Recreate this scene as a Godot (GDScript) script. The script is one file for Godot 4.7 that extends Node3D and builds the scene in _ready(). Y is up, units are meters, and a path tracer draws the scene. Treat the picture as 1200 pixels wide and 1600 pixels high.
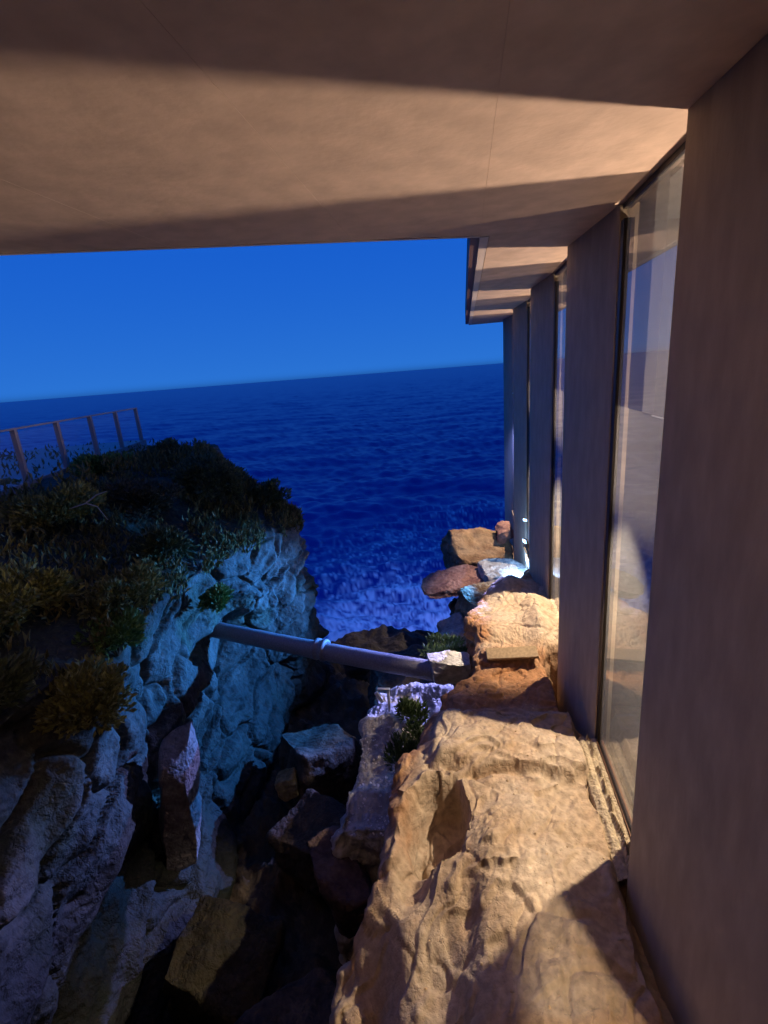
extends Node3D

# ------------------------------------------------------------------ helpers
var rng := RandomNumberGenerator.new()
var taken := {}
var n_low := FastNoiseLite.new()
var n_mid := FastNoiseLite.new()
var n_fine := FastNoiseLite.new()
var n_ridge := FastNoiseLite.new()
var n_cell := FastNoiseLite.new()
var n_block := FastNoiseLite.new()
var n_facet := FastNoiseLite.new()
var n_tone := FastNoiseLite.new()
var M := {}
var no_push: Callable
var ledge_rock: MeshInstance3D

func numbered(base: String) -> String:
	if not taken.has(base):
		taken[base] = 0
		return base
	taken[base] += 1
	return "%s_%03d" % [base, taken[base]]

func tag(o: Node, label: String, category: String, group := "", kind := "") -> Node:
	if label != "": o.set_meta("label", label)
	if category != "": o.set_meta("category", category)
	if group != "": o.set_meta("group", group)
	if kind != "": o.set_meta("kind", kind)
	return o

func thing(called: String, label: String, category: String, at := Vector3.ZERO, group := "", kind := "") -> Node3D:
	var o := Node3D.new()
	o.name = numbered(called)
	add_child(o)
	o.position = at
	tag(o, label, category, group, kind)
	return o

func put(mesh: Mesh, called: String, mat: Material, parent: Node = null) -> MeshInstance3D:
	var o := MeshInstance3D.new()
	o.mesh = mesh
	o.material_override = mat
	if parent == null:
		o.name = numbered(called)
		add_child(o)
	else:
		o.name = called
		parent.add_child(o, true)
	return o

func mk(albedo: Color, rough := 0.85, vcol := false) -> StandardMaterial3D:
	var m := StandardMaterial3D.new()
	m.albedo_color = Color(albedo.r, albedo.g, albedo.b).linear_to_srgb()
	m.roughness = rough
	m.vertex_color_use_as_albedo = vcol
	m.metallic_specular = 0.4
	return m

func noise(t: int, freq: float, oct: int, seed_: int) -> FastNoiseLite:
	var n := FastNoiseLite.new()
	n.noise_type = t as FastNoiseLite.NoiseType
	n.frequency = freq
	n.seed = seed_
	n.fractal_type = FastNoiseLite.FRACTAL_FBM if oct > 1 else FastNoiseLite.FRACTAL_NONE
	n.fractal_octaves = oct
	return n

func noise_tex(n: FastNoiseLite, size: int, lo: float, hi: float) -> ImageTexture:
	var im := n.get_seamless_image(size, size)
	im.convert(Image.FORMAT_RGB8)
	var b := im.get_data()
	for i in b.size():
		b[i] = int(lerpf(lo, hi, b[i] / 255.0) * 255.0)
	return ImageTexture.create_from_image(Image.create_from_data(size, size, false, Image.FORMAT_RGB8, b))

func stone_tex(size: int) -> ImageTexture:
	var f := noise(FastNoiseLite.TYPE_SIMPLEX, 0.018, 7, 9).get_seamless_image(size, size)
	var cr := noise(FastNoiseLite.TYPE_CELLULAR, 0.011, 1, 21)
	cr.cellular_return_type = FastNoiseLite.RETURN_DISTANCE2_SUB
	cr.domain_warp_enabled = true
	cr.domain_warp_amplitude = 45.0
	cr.domain_warp_frequency = 0.012
	var pt := noise(FastNoiseLite.TYPE_CELLULAR, 0.05, 1, 33)
	pt.cellular_return_type = FastNoiseLite.RETURN_DISTANCE
	var ms := noise(FastNoiseLite.TYPE_SIMPLEX_SMOOTH, 0.01, 3, 51).get_seamless_image(size, size)
	var c := cr.get_seamless_image(size, size)
	var p := pt.get_seamless_image(size, size)
	for im in [f, ms, c, p]: im.convert(Image.FORMAT_L8)
	var fd := f.get_data()
	var md := ms.get_data()
	var cd := c.get_data()
	var pd := p.get_data()
	var out := PackedByteArray()
	out.resize(size * size)
	for i in size * size:
		var m := md[i] / 255.0
		var h := 0.25 + fd[i] / 255.0 * 0.7
		h -= 0.3 * maxf(0.0, 1.0 - cd[i] / 24.0) * clampf((m - 0.35) * 4.0, 0.0, 1.0)
		h -= 0.35 * maxf(0.0, 1.0 - pd[i] / 60.0) * clampf((m - 0.55) * 6.0, 0.0, 1.0)
		out[i] = int(clampf(h, 0.0, 1.0) * 255.0)
	return ImageTexture.create_from_image(Image.create_from_data(size, size, false, Image.FORMAT_L8, out))

func relief(m: StandardMaterial3D, tex: Texture2D, bump: Texture2D, scale: float, cm: float) -> void:
	m.uv1_triplanar = true
	m.uv1_world_triplanar = true
	m.uv1_scale = Vector3.ONE * scale
	if tex: m.albedo_texture = tex
	if bump and cm > 0.0:
		m.heightmap_enabled = true
		m.heightmap_texture = bump
		m.heightmap_scale = cm

# a grid of points, pushed out by a function and given smooth normals
func sheet(nu: int, nv: int, pos: Callable, disp: Callable, col: Callable, flip := false, wrap := false) -> ArrayMesh:
	var P := PackedVector3Array(); P.resize(nu * nv)
	for i in nu:
		for j in nv:
			P[i * nv + j] = pos.call(float(i) / (nu - 1), float(j) / (nv - 1))
	var s := -1.0 if flip else 1.0
	if disp.is_valid():
		var Q := PackedVector3Array(); Q.resize(nu * nv)
		for i in nu:
			var ia := maxi(i - 1, 0)
			var ib := mini(i + 1, nu - 1)
			if wrap and i == 0: ia = nu - 2
			if wrap and i == nu - 1: ib = 1
			for j in nv:
				var du := P[ib * nv + j] - P[ia * nv + j]
				var dv := P[i * nv + mini(j + 1, nv - 1)] - P[i * nv + maxi(j - 1, 0)]
				var n := du.cross(dv) * s
				n = n.normalized() if n.length_squared() > 1e-14 else Vector3.UP
				Q[i * nv + j] = disp.call(P[i * nv + j], n, float(i) / (nu - 1), float(j) / (nv - 1))
		P = Q
	var N := PackedVector3Array(); N.resize(nu * nv)
	var I := PackedInt32Array(); I.resize((nu - 1) * (nv - 1) * 6)
	var k := 0
	for i in nu - 1:
		for j in nv - 1:
			var a := i * nv + j
			var b := a + nv
			var q := [a, a + 1, b, b, a + 1, b + 1] if not flip else [a, b, a + 1, b, b + 1, a + 1]
			for t in 2:
				var f := -(P[q[t * 3 + 1]] - P[q[t * 3]]).cross(P[q[t * 3 + 2]] - P[q[t * 3]])
				for e in 3:
					N[q[t * 3 + e]] += f
					I[k] = q[t * 3 + e]
					k += 1
	if wrap:
		for j in nv:
			var m := N[j] + N[(nu - 1) * nv + j]
			N[j] = m
			N[(nu - 1) * nv + j] = m
	var C := PackedColorArray()
	if col.is_valid(): C.resize(nu * nv)
	for i in nu * nv:
		N[i] = N[i].normalized() if N[i].length_squared() > 1e-16 else Vector3.UP
		if col.is_valid(): C[i] = col.call(P[i], N[i])
	var A := []
	A.resize(Mesh.ARRAY_MAX)
	A[Mesh.ARRAY_VERTEX] = P
	A[Mesh.ARRAY_NORMAL] = N
	A[Mesh.ARRAY_INDEX] = I
	if col.is_valid(): A[Mesh.ARRAY_COLOR] = C
	var me := ArrayMesh.new()
	me.add_surface_from_arrays(Mesh.PRIMITIVE_TRIANGLES, A)
	return me

func start() -> SurfaceTool:
	var st := SurfaceTool.new()
	st.begin(Mesh.PRIMITIVE_TRIANGLES)
	st.set_smooth_group(-1)
	return st

func finish(st: SurfaceTool) -> ArrayMesh:
	st.generate_normals()
	return st.commit()

func tri(st: SurfaceTool, a: Vector3, b: Vector3, c: Vector3, outward: Vector3) -> void:
	# front faces run clockwise
	if (b - a).cross(c - a).dot(outward) > 0.0:
		var t := b
		b = c
		c = t
	st.add_vertex(a); st.add_vertex(b); st.add_vertex(c)

func quad(st: SurfaceTool, a: Vector3, b: Vector3, c: Vector3, d: Vector3, outward: Vector3) -> void:
	tri(st, a, b, c, outward)
	tri(st, a, c, d, outward)

# upright prism over a convex outline in x and z
func prism(st: SurfaceTool, outline: PackedVector2Array, y0: float, y1: float) -> void:
	var c := Vector2.ZERO
	for p in outline: c += p / outline.size()
	var n := outline.size()
	for i in n:
		var p := outline[i]
		var q := outline[(i + 1) % n]
		var m := (p + q) * 0.5
		var e := q - p
		var o := Vector2(e.y, -e.x)
		if o.dot(m - c) < 0.0: o = -o
		quad(st, Vector3(p.x, y0, p.y), Vector3(q.x, y0, q.y), Vector3(q.x, y1, q.y), Vector3(p.x, y1, p.y), Vector3(o.x, 0, o.y))
		if i > 0 and i < n - 1:
			tri(st, Vector3(outline[0].x, y0, outline[0].y), Vector3(p.x, y0, p.y), Vector3(q.x, y0, q.y), Vector3.DOWN)
			tri(st, Vector3(outline[0].x, y1, outline[0].y), Vector3(p.x, y1, p.y), Vector3(q.x, y1, q.y), Vector3.UP)

# box with chamfered edges
func box(st: SurfaceTool, c: Vector3, size: Vector3, bas := Basis.IDENTITY, ch := 0.004) -> void:
	var h := size * 0.5
	ch = minf(ch, minf(h.x, minf(h.y, h.z)) * 0.5)
	var ax := [Vector3.RIGHT, Vector3.UP, Vector3.BACK]
	var hh := [h.x, h.y, h.z]
	for a in 3:
		var b := (a + 1) % 3
		var d := (a + 2) % 3
		for s in [-1.0, 1.0]:
			var o: Vector3 = ax[a] * hh[a] * s
			var u: Vector3 = ax[b] * (hh[b] - ch)
			var v: Vector3 = ax[d] * (hh[d] - ch)
			quad(st, c + bas * (o - u - v), c + bas * (o + u - v), c + bas * (o + u + v), c + bas * (o - u + v), bas * (ax[a] * s))
		for s in [-1.0, 1.0]:
			for t in [-1.0, 1.0]:
				var e1: Vector3 = ax[a] * hh[a] * s + ax[b] * (hh[b] - ch) * t
				var e2: Vector3 = ax[a] * (hh[a] - ch) * s + ax[b] * hh[b] * t
				var w: Vector3 = ax[d] * (hh[d] - ch)
				quad(st, c + bas * (e1 - w), c + bas * (e2 - w), c + bas * (e2 + w), c + bas * (e1 + w), bas * (ax[a] * s + ax[b] * t))
	for s in [-1.0, 1.0]:
		for t in [-1.0, 1.0]:
			for r in [-1.0, 1.0]:
				var k := Vector3(s, t, r)
				tri(st, c + bas * (k * Vector3(h.x, h.y - ch, h.z - ch)), c + bas * (k * Vector3(h.x - ch, h.y, h.z - ch)), c + bas * (k * Vector3(h.x - ch, h.y - ch, h.z)), bas * k)

func boxed(c: Vector3, size: Vector3, bas := Basis.IDENTITY, ch := 0.004) -> ArrayMesh:
	var st := start()
	box(st, c, size, bas, ch)
	return finish(st)

# a tube along points, with a radius at each
func tube(st: SurfaceTool, pts: PackedVector3Array, rad: PackedFloat32Array, sides := 10) -> void:
	st.set_smooth_group(0)
	var rings := []
	for i in pts.size():
		var t := (pts[mini(i + 1, pts.size() - 1)] - pts[maxi(i - 1, 0)]).normalized()
		var a := t.cross(Vector3.UP if absf(t.y) < 0.9 else Vector3.RIGHT).normalized()
		var b := t.cross(a)
		var r := PackedVector3Array()
		for k in sides:
			var w := TAU * k / sides
			r.append(pts[i] + (a * cos(w) + b * sin(w)) * rad[i])
		rings.append(r)
	for i in pts.size() - 1:
		for k in sides:
			var l := (k + 1) % sides
			var o: Vector3 = (rings[i][k] + rings[i][l]) * 0.5 - pts[i]
			quad(st, rings[i][k], rings[i][l], rings[i + 1][l], rings[i + 1][k], o)
	for e in [0, pts.size() - 1]:
		var o: Vector3 = (pts[0] - pts[1]) if e == 0 else (pts[e] - pts[e - 1])
		st.set_smooth_group(-1)
		for k in sides:
			tri(st, pts[e], rings[e][k], rings[e][(k + 1) % sides], o)

func ss(a: float, b: float, x: float) -> float:
	return smoothstep(a, b, x)

func bump(x: float, z: float, cx: float, cz: float, rx: float, rz: float) -> float:
	var d := (x - cx) * (x - cx) / (rx * rx) + (z - cz) * (z - cz) / (rz * rz)
	return exp(-d)

func table(t: Array, z: float) -> float:
	# rows [z, value], z falling
	if z >= t[0][0]: return t[0][1]
	for i in t.size() - 1:
		if z >= t[i + 1][0]:
			return lerpf(t[i][1], t[i + 1][1], (t[i][0] - z) / (t[i][0] - t[i + 1][0]))
	return t[t.size() - 1][1]

# a closed body grown from a cube: shape() turns a direction into a point, disp() pushes it out
func body(n: int, shape: Callable, disp: Callable, col: Callable) -> ArrayMesh:
	var ids := {}
	var P := PackedVector3Array()
	var Q := PackedVector3Array()
	var I := PackedInt32Array()
	var ax := [Vector3.RIGHT, Vector3.UP, Vector3.BACK]
	for a in 3:
		for s in [-1, 1]:
			var g := PackedInt32Array()
			g.resize((n + 1) * (n + 1))
			for i in n + 1:
				for j in n + 1:
					var c: Vector3 = ax[a] * (n * s) + ax[(a + 1) % 3] * (2 * i - n) + ax[(a + 2) % 3] * (2 * j - n)
					var key := Vector3i(c)
					if not ids.has(key):
						ids[key] = P.size()
						var f := c / n
						var d := Vector3(tan(f.x * 0.7854), tan(f.y * 0.7854), tan(f.z * 0.7854)).normalized()
						P.append(shape.call(d))
					g[i * (n + 1) + j] = ids[key]
			for i in n:
				for j in n:
					var p := g[i * (n + 1) + j]
					var q := g[(i + 1) * (n + 1) + j]
					var r := g[(i + 1) * (n + 1) + j + 1]
					var t := g[i * (n + 1) + j + 1]
					if s > 0: I.append_array(PackedInt32Array([p, r, q, p, t, r]))
					else: I.append_array(PackedInt32Array([p, q, r, p, r, t]))
	Q.resize(P.size())
	var N := _normals(P, I)
	for k in P.size(): Q[k] = disp.call(P[k], N[k])
	N = _normals(Q, I)
	var C := PackedColorArray()
	C.resize(P.size())
	for k in P.size(): C[k] = col.call(Q[k], N[k])
	var A := []
	A.resize(Mesh.ARRAY_MAX)
	A[Mesh.ARRAY_VERTEX] = Q
	A[Mesh.ARRAY_NORMAL] = N
	A[Mesh.ARRAY_INDEX] = I
	A[Mesh.ARRAY_COLOR] = C
	var me := ArrayMesh.new()
	me.add_surface_from_arrays(Mesh.PRIMITIVE_TRIANGLES, A)
	return me

func _normals(P: PackedVector3Array, I: PackedInt32Array) -> PackedVector3Array:
	var N := PackedVector3Array()
	N.resize(P.size())
	for t in range(0, I.size(), 3):
		var f := -(P[I[t + 1]] - P[I[t]]).cross(P[I[t + 2]] - P[I[t]])
		N[I[t]] += f
		N[I[t + 1]] += f
		N[I[t + 2]] += f
	for k in N.size(): N[k] = N[k].normalized() if N[k].length_squared() > 1e-18 else Vector3.UP
	return N

# ------------------------------------------------------------------ rocks
func rock_push(p: Vector3, n: Vector3, big: float, crack: float, fine: float) -> Vector3:
	var w := p + Vector3(n_low.get_noise_3dv(p * 1.7), n_low.get_noise_3dv(p * 1.7 + Vector3(31, 0, 0)), n_low.get_noise_3dv(p * 1.7 + Vector3(0, 57, 0))) * 0.35
	var d := n_low.get_noise_3dv(p) * big
	d += n_mid.get_noise_3dv(w) * big * 0.55
	var c := n_cell.get_noise_3dv(Vector3(w.x, w.y * 1.8, w.z)) + 1.0   # 0 at the joints between blocks
	d -= crack * exp(-c * 9.0)
	d -= n_ridge.get_noise_3dv(w * 1.3) * fine * 1.6
	d += n_fine.get_noise_3dv(p) * fine
	return p + n * d

func boulder(called: String, label: String, at: Vector3, size: Vector3, turn: Vector3, cols: Array, opts := {}) -> MeshInstance3D:
	var e: float = opts.get("square", 0.55)
	var bas := Basis.from_euler(turn)
	var off := Vector3(at.x * 13.1, at.y * 7.7, at.z * 3.3)
	var big: float = opts.get("big", 0.09) * size.length() * 0.5
	var crack: float = opts.get("crack", 0.05)
	var fine: float = opts.get("fine", 0.02)
	var nu: int = opts.get("n", 84)
	var k := 1.0 / maxf(0.3, size.length() * 0.45)
	var r2 := RandomNumberGenerator.new()
	r2.seed = int(absf(at.x * 911.0 + at.y * 353.0 + at.z * 127.0)) + 5
	var cuts := []
	for c in [Vector3.RIGHT, Vector3.LEFT, Vector3.UP, Vector3.DOWN, Vector3.BACK, Vector3.FORWARD]:
		cuts.append([(c + Vector3(r2.randf_range(-1, 1), r2.randf_range(-1, 1), r2.randf_range(-1, 1)) * 0.16).normalized(), r2.randf_range(0.86, 1.0)])
	for c in 11:
		var dir := Vector3(r2.randfn(), r2.randfn(), r2.randfn()).normalized()
		cuts.append([dir, r2.randf_range(1.0, 1.2) * lerpf(1.0, 1.25, e)])
	var pos := func(d: Vector3) -> Vector3:
		var sum := 0.0
		for c in cuts:
			var t: float = d.dot(c[0]) / c[1]
			if t > 0.0: sum += pow(t, 22.0)
		return bas * (d * pow(sum, -1.0 / 22.0) * size * 0.5)
	var disp := func(p: Vector3, g: Vector3) -> Vector3:
		var w := p + off
		var d := n_low.get_noise_3dv(p * k * 1.6 + off) * big * 0.6
		var lay := p.y * 2.6 + n_low.get_noise_3dv(w * 0.6) * 1.2
		d -= (n_facet.get_noise_3dv(w * Vector3(0.9, 1.5, 0.9)) + 0.4) * big * 1.1
		d -= (n_facet.get_noise_3dv(w * Vector3(2.4, 3.6, 2.4) + Vector3(3, 1, 8)) + 0.4) * big * 0.45
		d -= crack * 0.5 * pow(absf(sin(lay)), 14.0)
		d += n_fine.get_noise_3dv(w) * fine
		return p + g * d
	var c0: Color = cols[0]
	var c1: Color = cols[1]
	var col := func(p: Vector3, _n: Vector3) -> Color:
		var t := clampf(0.5 + n_tone.get_noise_3dv(p * 1.6 + off) * 1.1 + n_fine.get_noise_3dv(p * 1.3 + off) * 0.5, 0.0, 1.0)
		return c0.lerp(c1, t)
	var me := body(nu / 3, pos, disp, col)
	var o := put(me, called, M[opts.get("mat", "rock")])
	o.position = at
	tag(o, label, opts.get("category", "rock"), opts.get("group", ""))
	return o

# ------------------------------------------------------------------ the sandstone ledge under the wall
var LEFT := [[3.0, -1.75], [-1.5, -1.65], [-2.46, -1.56], [-2.85, -1.42], [-3.05, -1.5], [-3.4, -1.44], [-3.75, -1.2], [-4.05, -1.08], [-4.2, -1.04], [-4.5, -1.06], [-5.1, -1.12], [-5.3, -1.1], [-5.55, -0.9], [-5.95, -0.86], [-6.2, -0.72], [-6.45, -0.5], [-7.0, -0.52], [-7.3, -0.15], [-7.6, -0.02], [-8.1, 0.06], [-8.4, -0.0], [-8.7, -0.2], [-9.0, -0.22], [-9.3, 0.0], [-9.7, 0.12], [-10.1, 0.3], [-10.5, 0.75], [-11.0, 1.1], [-11.6, 1.3]]
func ledge_top(x: float, z: float) -> float:
	var xl := table(LEFT, z)
	var y := -4.84
	var wob := n_low.get_noise_2d(x * 2.2, z * 2.2) * 0.2 + n_mid.get_noise_2d(x * 0.9, z * 0.9) * 0.07
	var tq := (n_low.get_noise_2d(x * 1.5 + 11.0, z * 1.5) * 0.2 + n_mid.get_noise_2d(x * 0.8, z * 0.8 + 5.0) * 0.035 + 0.02 * x) / 0.07
	y += (floorf(tq) + ss(0.0, 0.2, tq - floorf(tq)) - 0.5) * 0.042 * lerpf(1.0, 0.3, ss(-7.6, -8.4, z))
	# raised slab with a broken front edge
	var front := ss(-5.07, -5.14, z + wob * 0.5)
	y -= 0.05 * exp(-pow((z + wob * 0.5 + 5.065) / 0.03, 2.0)) * ss(-0.6, -0.4, x)
	var back := ss(-6.34, -6.02, z + wob)
	var side := ss(-0.62, -0.46, x + wob * 0.5)
	y += 0.11 * front * back * side
	y += 0.05 * ss(-5.0, -4.4, z) * ss(-3.2, -3.9, z) * ss(-0.2, 0.2, x)
	# groove below the slab's left end
	y -= 0.24 * bump(x, z, -0.34, -5.12, 0.24, 0.07)
	# scooped hollow
	var h := 1.0 - sqrt(pow((x + 0.5 + wob * 0.5) / 0.4, 2.0) + pow((z + 4.45 - wob * 0.4) / 0.55, 2.0))
	y -= 0.62 * ss(0.0, 0.3 + 0.5 * ss(-0.4, -0.8, x), h + 0.1 * n_mid.get_noise_2d(x * 1.3, z * 1.3))
	y -= 0.3 * bump(x, z, -0.7, -4.0, 0.14, 0.34)
	# shoulder below the slab
	y -= 0.12 * ss(-0.45, -0.85, x) * ss(-4.7, -5.0, z) * ss(-6.3, -6.0, z)
	# saddle in the pier's shade, then the bright hump beyond the plank
	y -= 0.14 * ss(-6.1, -6.5, z) * ss(-7.9, -7.3, z)
	y += 0.15 * ss(-7.9, -8.5, z) * ss(-10.9, -10.0, z)
	y += 0.26 * bump(x, z, 0.85, -10.1, 0.4, 0.5)
	y += 0.22 * bump(x, z, 1.25, -8.7, 0.22, 0.75)
	# lobes that fall away towards the gully in the foreground
	y -= 0.85 * ss(0.1, -1.35, x) * ss(-4.1, -3.2, z)
	y -= 0.1 * ss(0.9, -0.6, x) * ss(-4.9, -4.2, z)
	y -= 0.26 * bump(x, z, -0.3, -2.95, 0.22, 0.45)
	y += 0.2 * bump(x, z, -0.75, -3.4, 0.24, 0.32)
	y -= 0.12 * bump(x, z, -0.1, -3.55, 0.1, 0.3)
	y -= 0.16 * bump(x, z, -0.98, -2.95, 0.13, 0.3)
	y += 0.07 * bump(x, z, 0.1, -4.1, 0.3, 0.35)
	# gap along the building
	y -= 0.3 * ss(1.3 + wob * 0.2, 1.42 + wob * 0.2, x) * ss(-7.6, -7.2, z)
	y -= 0.75 * ss(1.2 + wob * 0.2, 1.36 + wob * 0.2, x) * ss(-6.2, -6.6, z) * ss(-8.0, -7.5, z)
	# rounded edge
	var d := x - xl
	y -= 0.2 * exp(-d / 0.09) * clampf(d / 0.02 + 1.0, 0.0, 1.0)
	return y

func loose(called: String, label: String, on: MeshInstance3D, n: int, s0: float, s1: float, c: Color, up: float) -> void:
	var a := on.mesh.surface_get_arrays(0)
	var V: PackedVector3Array = a[Mesh.ARRAY_VERTEX]
	var N: PackedVector3Array = a[Mesh.ARRAY_NORMAL]
	var mm := MultiMesh.new()
	mm.transform_format = MultiMesh.TRANSFORM_3D
	mm.use_colors = true
	var st := start()
	var ring := []
	for k in 6:
		ring.append(Vector3(cos(k * 1.047) * (0.8 + 0.3 * sin(k * 2.2)), 0.1 * sin(k * 3.0), sin(k * 1.047) * (0.9 + 0.2 * cos(k * 1.7))))
	for k in 6:
		tri(st, ring[k], ring[(k + 1) % 6], Vector3(0.15, 0.6, -0.1), Vector3.UP + ring[k])
		tri(st, ring[k], ring[(k + 1) % 6], Vector3(0, -0.5, 0.1), Vector3.DOWN + ring[k])
	mm.mesh = finish(st)
	var spots := []
	while spots.size() < n:
		var k := rng.randi() % V.size()
		if N[k].y > up and n_tone.get_noise_3dv(V[k] * 3.0) > rng.randf_range(-0.4, 0.3): spots.append(k)
	mm.instance_count = n
	for i in n:
		var r := rng.randf()
		var b := Basis.from_euler(Vector3(rng.randf_range(-0.4, 0.4), rng.randf() * TAU, rng.randf_range(-0.4, 0.4))).scaled(Vector3.ONE * lerpf(s0, s1, r * r * r))
		mm.set_instance_transform(i, Transform3D(b, V[spots[i]] + Vector3(rng.randf_range(-0.02, 0.02), 0.002, rng.randf_range(-0.02, 0.02))))
		mm.set_instance_color(i, c * rng.randf_range(0.6, 1.3))
	var mi := MultiMeshInstance3D.new()
	mi.name = numbered(called)
	mi.multimesh = mm
	mi.material_override = M.chip
	mi.position = on.position
	add_child(mi)
	tag(mi, label, "gravel" if called == "gravel" else "stone chips", "", "stuff")

func build_ledge() -> void:
	var pos := func(u: float, v: float) -> Vector3:
		var z := lerpf(2.0, -11.6, u)
		if u > 0.14: z = lerpf(-2.0, -11.6, (u - 0.14) / 0.86)
		else: z = lerpf(2.0, -2.0, u / 0.14)
		var xl := table(LEFT, z)
		if v < 0.68:
			var x := lerpf(1.66, xl, v / 0.68)
			return Vector3(x, ledge_top(x, z), z)
		var t := (v - 0.68) / 0.32
		var y0 := ledge_top(xl, z)
		return Vector3(xl + 0.22 * sin(t * PI * 0.8) * ss(0, 0.2, t) - 0.75 * t * t, lerpf(y0, -9.6, t * (0.35 + 0.65 * t)), z)
	var disp := func(p: Vector3, n: Vector3, _u: float, v: float) -> Vector3:
		var w := p + Vector3(n_low.get_noise_3dv(p * 2.3), n_low.get_noise_3dv(p * 2.3 + Vector3(31, 0, 0)), n_low.get_noise_3dv(p * 2.3 + Vector3(0, 57, 0))) * 0.4
		var face := ss(0.62, 0.74, v)
		var d := n_low.get_noise_3dv(p * 1.2) * 0.04 + n_mid.get_noise_3dv(p * 0.7) * lerpf(0.012, 0.06, face)
		var patch := ss(-0.05, 0.3, n_tone.get_noise_3dv(p * 1.1 + Vector3(5, 5, 5)))
		d += n_ridge.get_noise_3dv(Vector3(p.x * 2.0 + w.x, p.y, p.z * 2.0 + w.z)) * lerpf(0.003, 0.014, patch)
		d -= (n_facet.get_noise_3dv(p * Vector3(1.6, 3.0, 1.6)) + 0.4) * lerpf(0.022, 0.22, face)
		d -= (n_facet.get_noise_3dv(p * Vector3(4.5, 7.0, 4.5) + Vector3(2, 2, 2)) + 0.4) * lerpf(0.01, 0.07, face)
		d += n_fine.get_noise_3dv(p) * 0.006
		var c := n_cell.get_noise_3dv(Vector3(w.x * 0.8, w.y, w.z * 0.8)) + 1.0
		d -= lerpf(0.035, 0.1, face) * exp(-c * 18.0)
		d += face * 0.06 * (absf(fposmod(p.y * 3.1 + n_low.get_noise_3dv(p) * 1.5, 1.0) - 0.5) * 2.0 - 0.5)
		return p + n * d
	var sand := Color(0.46, 0.335, 0.22)
	var rust_and_shade := Color(0.36, 0.15, 0.05)
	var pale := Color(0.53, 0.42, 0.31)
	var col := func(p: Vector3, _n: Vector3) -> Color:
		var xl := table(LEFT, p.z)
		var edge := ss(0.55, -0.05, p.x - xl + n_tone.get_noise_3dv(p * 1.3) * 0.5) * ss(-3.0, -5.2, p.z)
		var dip := ss(-6.05, -6.6, p.z) * ss(-8.2, -7.5, p.z) * 0.95  # half shade from the pier is put into the saddle's colour
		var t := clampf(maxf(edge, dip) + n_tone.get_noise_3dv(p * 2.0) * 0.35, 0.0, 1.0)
		var c := sand.lerp(pale, clampf(0.4 + n_tone.get_noise_3dv(p * 0.9 + Vector3(9, 2, 4)) * 1.2, 0, 1))
		# iron bands in the foreground stone
		var band := ss(0.55, 0.95, sin((p.z * 1.0 + p.x * 0.35 + n_low.get_noise_3dv(p) * 0.5) * 7.0)) * ss(-3.4, -2.6, p.z)
		c = c.lerp(Color(0.42, 0.22, 0.08), band * 0.35)
		c = c.lerp(rust_and_shade, t * 0.85)
		return c * (1.0 + n_fine.get_noise_3dv(p * 0.7) * 0.14)
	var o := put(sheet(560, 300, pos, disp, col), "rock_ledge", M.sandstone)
	ledge_rock = o
	tag(o, "warm yellow sandstone ledge lit from the windows along the foot of the building", "rock ledge", "", "structure")

# ------------------------------------------------------------------ the cliff across the gully
var CLIFF := [
	# base, lower face, middle, lip, slope top, plateau
	[[-4.3, -9.6, 6], [-4.9, -7.4, 6], [-5.3, -5.2, 6], [-5.9, -3.7, 6], [-9.4, -2.0, 6], [-32, -1.7, 6]],
	[[-4.3, -9.6, 0], [-4.9, -7.4, 0], [-5.3, -5.2, 0], [-5.8, -3.7, 0], [-9.2, -2.0, 0], [-32, -1.7, 0]],
	[[-4.4, -9.6, -4], [-4.9, -7.4, -4], [-5.2, -5.2, -4], [-5.6, -3.65, -4], [-8.8, -1.9, -4], [-32, -1.7, -4]],
	[[-4.6, -9.6, -7], [-4.95, -7.6, -7], [-5.35, -5.4, -7], [-5.4, -3.6, -7], [-8.6, -1.85, -7], [-32, -1.7, -7]],
	[[-4.8, -9.8, -9.2], [-5.1, -7.6, -9.2], [-5.6, -5.5, -9.2], [-5.45, -3.7, -9.2], [-8.4, -1.8, -9.2], [-32, -1.7, -9.2]],
	[[-4.9, -10.2, -11], [-4.8, -7.8, -11], [-4.65, -5.7, -11], [-4.9, -3.7, -11], [-8.2, -1.85, -11], [-32, -1.7, -11]],
	[[-4.5, -10.8, -12.4], [-4.4, -7.8, -12.4], [-4.4, -5.6, -12.5], [-4.65, -3.9, -12.6], [-7.6, -1.95, -12.6], [-32, -1.7, -12.4]],
	[[-4.6, -11.5, -13.8], [-4.8, -8.2, -13.6], [-5.0, -5.6, -13.5], [-5.3, -4.0, -13.4], [-7.9, -2.05, -14.0], [-32, -1.7, -13.6]],
	[[-6.5, -13, -15.6], [-6.8, -8.5, -15.2], [-7.0, -5.6, -15.0], [-7.3, -3.8, -14.8], [-8.9, -2.05, -15.2], [-32, -1.7, -14.6]],
	[[-10, -14.5, -18], [-10, -9, -17.3], [-10, -5.6, -17], [-10.4, -3.6, -16.8], [-10.8, -2.0, -16.2], [-32, -1.7, -15.3]],
	[[-34, -14.5, -19.5], [-34, -9, -18.5], [-34, -5.6, -18], [-34, -3.6, -17.6], [-34, -2.0, -17], [-34, -1.7, -16.2]]]
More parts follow.
